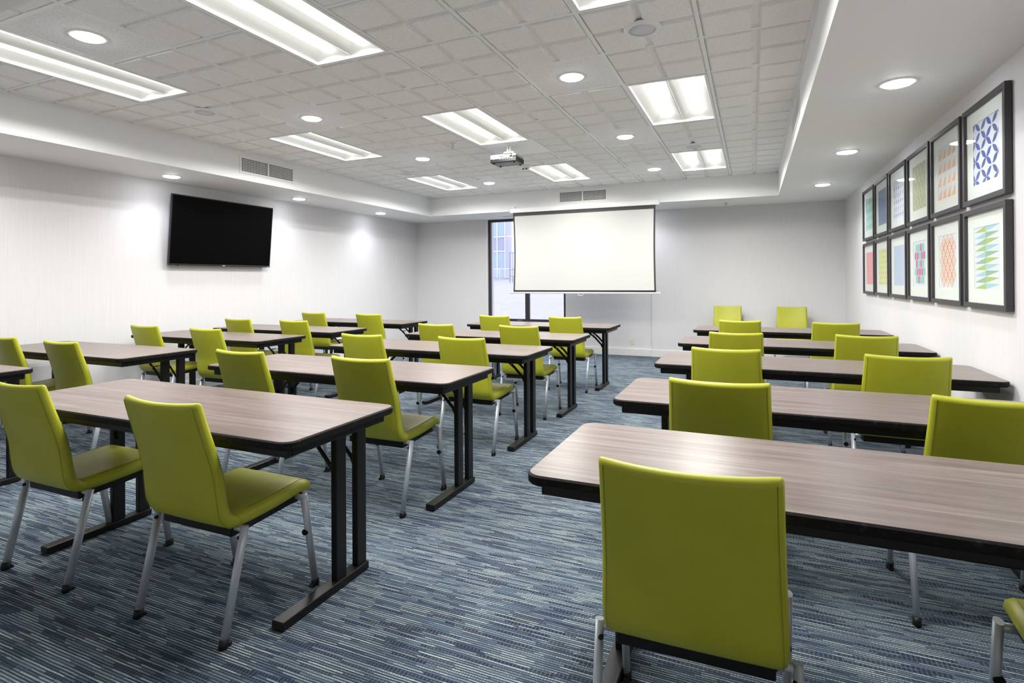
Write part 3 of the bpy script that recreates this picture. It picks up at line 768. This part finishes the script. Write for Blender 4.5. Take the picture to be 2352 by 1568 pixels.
def p_purple():
    p = Pr(); a = colr('ink_purple', 104, 78, 150)
    for j in range(6):
        for i in range(5):
            u = -PW/2+(i+.5)*PW/5; v_ = -PH/2+(j+.5)*PH/6
            if j % 2: p.line((u-.02, v_-.01), (u+.0, v_+.02), .004, a); p.line((u, v_+.02), (u+.022, v_-.012), .004, a, 3); p.line((u-.02, v_-.01), (u-.02, v_-.03), .004, a, 2)
            else: p.line((u-.026, v_), (u+.026, v_+.006), .004, a); p.line((u, v_-.022), (u+.003, v_+.024), .006, a, 3); p.dia(u, v_+.004, .009, .014, a, 4)
    return p
def p_olive():
    p = Pr(); a = colr('ink_olive', 180, 178, 118); c = colr('ink_sage', 196, 202, 160); p.rect(-PW/2, PW/2, -PH/2, PH/2, c)
    for j in range(7):
        for i in range(5):
            u = -PW/2+(i+(j % 2)*.5)*PW/4; v_ = -PH/2+j*PH/6
            p.dia(u, v_, .040, .056, a, 2); p.dia(u, v_, .026, .040, m_paper, 3); p.dia(u, v_, .014, .026, a if j < 4 else c, 4)
    return p
def p_orange():
    p = Pr(); a = colr('ink_peach', 235, 182, 142); c = colr('ink_pale_peach', 243, 212, 190)
    for j in range(4):
        for i in range(4):
            u0 = -PW/2+i*PW/4; v0 = -PH/2+j*PH/4+.006; w_ = PW/4; h_ = PH/4-.012
            p.poly([(u0, v0), (u0+w_*.95, v0), (u0+w_*.95, v0+h_)], c); p.poly([(u0+w_*.12, v0), (u0+w_*.7, v0), (u0+w_*.62, v0+h_*.85)], a, 2)
    return p
def p_blue():
    p = Pr(); a = colr('ink_royal', 72, 92, 172); c = colr('ink_indigo', 92, 98, 150)
    for j in range(4):
        for i in range(3):
            u = -PW/2+.035+i*.165; v_ = -PH/2+.03+j*.112
            for k, (du, dv) in enumerate(((1, 1), (1, -1), (-1, 1), (-1, -1))):
                L0 = .076*du, .052*dv; n = Vector((-L0[1], L0[0])).normalized()*.0175
                pts = [(u, v_)]+[(u+L0[0]*q+n.x*r, v_+L0[1]*q+n.y*r) for q, r in ((.25, .75), (.5, 1), (.75, .7))]+[(u+L0[0], v_+L0[1])]+[(u+L0[0]*q-n.x*r, v_+L0[1]*q-n.y*r) for q, r in ((.75, .7), (.5, 1), (.25, .75))]
                p.poly(pts, a if k < 2 else c, 2)
    return p
def p_red():
    p = Pr(); a = colr('ink_coral_red', 240, 140, 140); p.rect(-PW/2, PW/2, -PH/2, PH/2, a)
    for j in range(1, 22): v_ = -PH/2+j*PH/22; p.rect(-PW/2, PW/2, v_-.0012, v_+.0012, m_paper, 2)
    for j in range(22):
        for i in range(6): u = -PW/2+(i+.5*(j % 2))*PW/5.5; p.rect(u-.001, u+.001, -PH/2+j*PH/22, -PH/2+(j+1)*PH/22, m_paper, 3)
    return p
def p_yellow():
    p = Pr(); a = colr('ink_yellow', 226, 226, 148); c = colr('ink_grey_leaf', 158, 172, 168); p.rect(-PW/2, PW/2, -PH/2, PH/2, a)
    for j in range(7):
        for i in range(4):
            u = -PW/2+(i+.5*(j % 2)+.2)*PW/3.7; v_ = -PH/2+.02+j*PH/7
            p.dia(u, v_+.012, .008, .018, c, 2); p.dia(u-.018, v_, .014, .007, c, 2); p.dia(u+.018, v_, .014, .007, c, 2); p.dia(u, v_-.014, .005, .012, c, 2)
    return p
def p_paleblue():
    p = Pr(); a = colr('ink_pale_blue', 182, 198, 226); p.rect(-PW/2, PW/2, -PH/2, PH/2, a)
    for j in range(-8, 14):
        p.line((-PW/2, -PH/2+j*PH/12), (PW/2, -PH/2+(j+8)*PH/12), .0035, m_paper, 2); p.line((PW/2, -PH/2+j*PH/12), (-PW/2, -PH/2+(j+8)*PH/12), .0035, m_paper, 3)
    return p
def p_hex():
    p = Pr(); a = colr('ink_aqua', 128, 200, 188); c = colr('ink_magenta', 196, 104, 148)
    rows = ['ttpt', 'pptpp', 'ptpt', 'tpppt', 'tptt']
    for j, rw in enumerate(rows):
        for i, ch in enumerate(rw):
            u = (i-(len(rw)-1)/2)*.062; v_ = .128-j*.064; h_, q = .037, .022
            p.poly([(u, v_-h_), (u+.0265, v_-q), (u+.0265, v_+q), (u, v_+h_), (u-.0265, v_+q), (u-.0265, v_-q)], a if ch == 't' else c, 1+j % 2)
    return p
def p_diamond():
    p = Pr(); a = colr('ink_salmon', 228, 158, 144); c = colr('ink_cream', 240, 230, 205)
    n = 0
    for j in range(7):
        k = 3 if j % 2 == 0 else 4
        for i in range(k):
            u = (i-(k-1)/2)*.084; v_ = -.138+j*.046
            p.dia(u, v_, .0425, .0475, a, 1); p.dia(u, v_, .031, .035, c, 2); p.dia(u, v_, .018, .021, a, 3); p.dia(u, v_, .010, .013, c, 4)
    return p
def p_zigzag():
    p = Pr(); a = colr('ink_green', 168, 194, 108); bq = colr('ink_sky', 166, 204, 210); c = colr('ink_moss', 150, 182, 146)
    cs = [a, c, bq]
    n = 10; h_ = PH/n
    for j in range(n):
        v_ = -PH/2+.004+j*h_*.99
        p.poly([(-PW/2+.01, v_+.003), (-.015, v_), (-.015, v_+h_*.92)], cs[j % 3], 1)
        p.poly([(-.015, v_), (-.015, v_+h_*.96), (PW/2-.01, v_+h_*.80)], [bq, a, c][j % 3], 1)
    return p
prints = [  # column 0 is farthest from the camera
    (p_teal, 'pale teal crossing diamonds'), (p_slate, 'dense slate blue hatching'), (p_purple, 'scattered purple strokes'), (p_olive, 'olive and sage nested diamonds'), (p_orange, 'rows of peach triangles'), (p_blue, 'blue four-petal leaf crosses'),
    (p_red, 'coral red brick grid'), (p_yellow, 'yellow ground with grey sprigs'), (p_paleblue, 'pale blue diamond lattice'), (p_hex, 'teal and magenta hexagons'), (p_diamond, 'salmon concentric diamonds'), (p_zigzag, 'green and blue zigzag spikes')]
for q, (fn, desc) in enumerate(prints):
    cc = q % 6; top = q < 6
    y = 3.255-.6865*cc; z = H-(.752 if top else 1.368)
    t = thing('framed_print', 'black framed print of %s, %s row on the right wall' % (desc, 'upper' if top else 'lower'), 'picture', (XR, y, z), -PI/2, 'black framed prints on the right wall')
    # local: x along wall (towards the camera), faces -y
    fw = .030; dp = .036; b = MB(); a0, a1, c0, c1 = -FW/2, FW/2, -FH/2, FH/2
    b.box(a0, a1, -dp, -.004, c1-fw, c1); b.box(a0, a1, -dp, -.004, c0, c0+fw); b.box(a0, a0+fw, -dp, -.004, c0+fw, c1-fw); b.box(a1-fw, a1, -dp, -.004, c0+fw, c1-fw)
    b.build('frame', m_frame, t, bevel=.0015)
    MB().box(a0+.01, a1-.01, -.004, 0, c0+.01, c1-.01).build('backing', m_frame, t)
    mb = MB(); oy0, oy1 = -.0185, -.0165; pw, ph = PW/2-.004, PH/2-.004
    mb.box(a0+fw-.002, a1-fw+.002, oy0, oy1, ph, c1-fw+.002); mb.box(a0+fw-.002, a1-fw+.002, oy0, oy1, c0+fw-.002, -ph)
    mb.box(a0+fw-.002, -pw, oy0, oy1, -ph, ph); mb.box(pw, a1-fw+.002, oy0, oy1, -ph, ph)
    mb.build('mat_board', m_matb, t)
    pr = fn(); pr.b.build('print', pr.m, t, loc=(0, -.0145, 0))
    MB().box(a0+fw-.001, a1-fw+.001, -.0285, -.0265, c0+fw-.001, c1-fw+.001).build('glass', m_pglass, t)

# ------------------------------------------------------------------ outside the window
m_conc = mat('outdoor_concrete', (.50, .47, .50), .9)
N, L, B = nodes(m_conc)
add_noise(m_conc, (.47, .44, .47), (.53, .50, .53), 2, detail=4)
b = MB()
P = [(-60, 5.6, -.15), (40, 5.6, -.15), (40, 18, .0), (-60, 18, .0)]; b.face(P); b.face([(-60, 18, 0), (40, 18, 0), (40, 75, 1.9), (-60, 75, 1.9)])
g_ = b.build('ground', m_conc); g_['kind'] = 'structure'; g_['label'] = 'pale pinkish concrete yard outside the window'; g_['category'] = 'ground'
m_cw = mat('facade_glass_blue', (.42, .52, .62), .2); m_cp = mat('facade_panel_lilac', (.42, .42, .60), .4); m_mul = mat('facade_mullion', (.85, .86, .88), .5); m_pier = mat('facade_pier', (.50, .50, .62), .6)
t = thing('office_building', 'pale blue glass office building with white mullions outside the window', 'building', (-20, 60, 1.6))
MB().box(-30, -4.48, .3, 1.2, -.5, 13).build('wall', m_pier, t)
rows = ((0, 3.43, m_cw), (3.43, 5.26, m_cp), (5.26, 9.5, m_cw))
for z0, z1, mm in rows: MB().box(-30, -4.9, .22, .3, z0+.05, z1-.05).build('glazing', mm, t)
for i in range(26): x = -4.95-i*1.1; MB().box(x-.05, x+.05, .05, .25, 0, 10).build('mullion', m_mul, t)
for z in (3.43, 5.26): MB().box(-30, -4.9, .03, .045, z-.06, z+.06).build('transom', m_mul, t)
MB().box(-4.88, -4.46, .0, .3, 0, 12).build('pier', m_pier, t)
t = thing('chain_link_fence', 'white chain-link fence in front of the office building', 'fence', (-24, 55, 1.25))
m_wire = mat('galvanised_wire', (.7, .72, .75), .4)
b = MB()
for i in range(0, 130): x = -9+i*.2; b.bar((x, 0, .05), (x+1.3, 0, 1.4), .018, .018, up=(0, 1, 0)); b.bar((x+1.3, 0, .05), (x, 0, 1.4), .018, .018, up=(0, 1, 0))
b.build('wire_mesh', m_wire, t)
MB().bar((-9, 0, 1.42), (18, 0, 1.42), .07, .07).build('top_rail', m_mul, t)
for i in range(9): x = -9+i*3.2; MB().tube([(x, .05, 0), (x, .05, 1.5)], .045, 10).build('post', m_mul, t)
t = thing('metal_gate_frame', 'grey metal gate frame beside the building outside the window', 'gate', (-19.85, 50, 1.05))
m_gate = mat('gate_grey', (.32, .36, .40), .5)
for x in (0, .34, 3.0): MB().bar((x, 0, 0), (x, 0, 3.2), .09, .09, up=(0, 1, 0)).build('post', m_gate, t)
for z in (.7, 1.4, 3.2): MB().bar((-.1, 0, z), (3.1, 0, z), .08, .08).build('rail', m_gate, t)
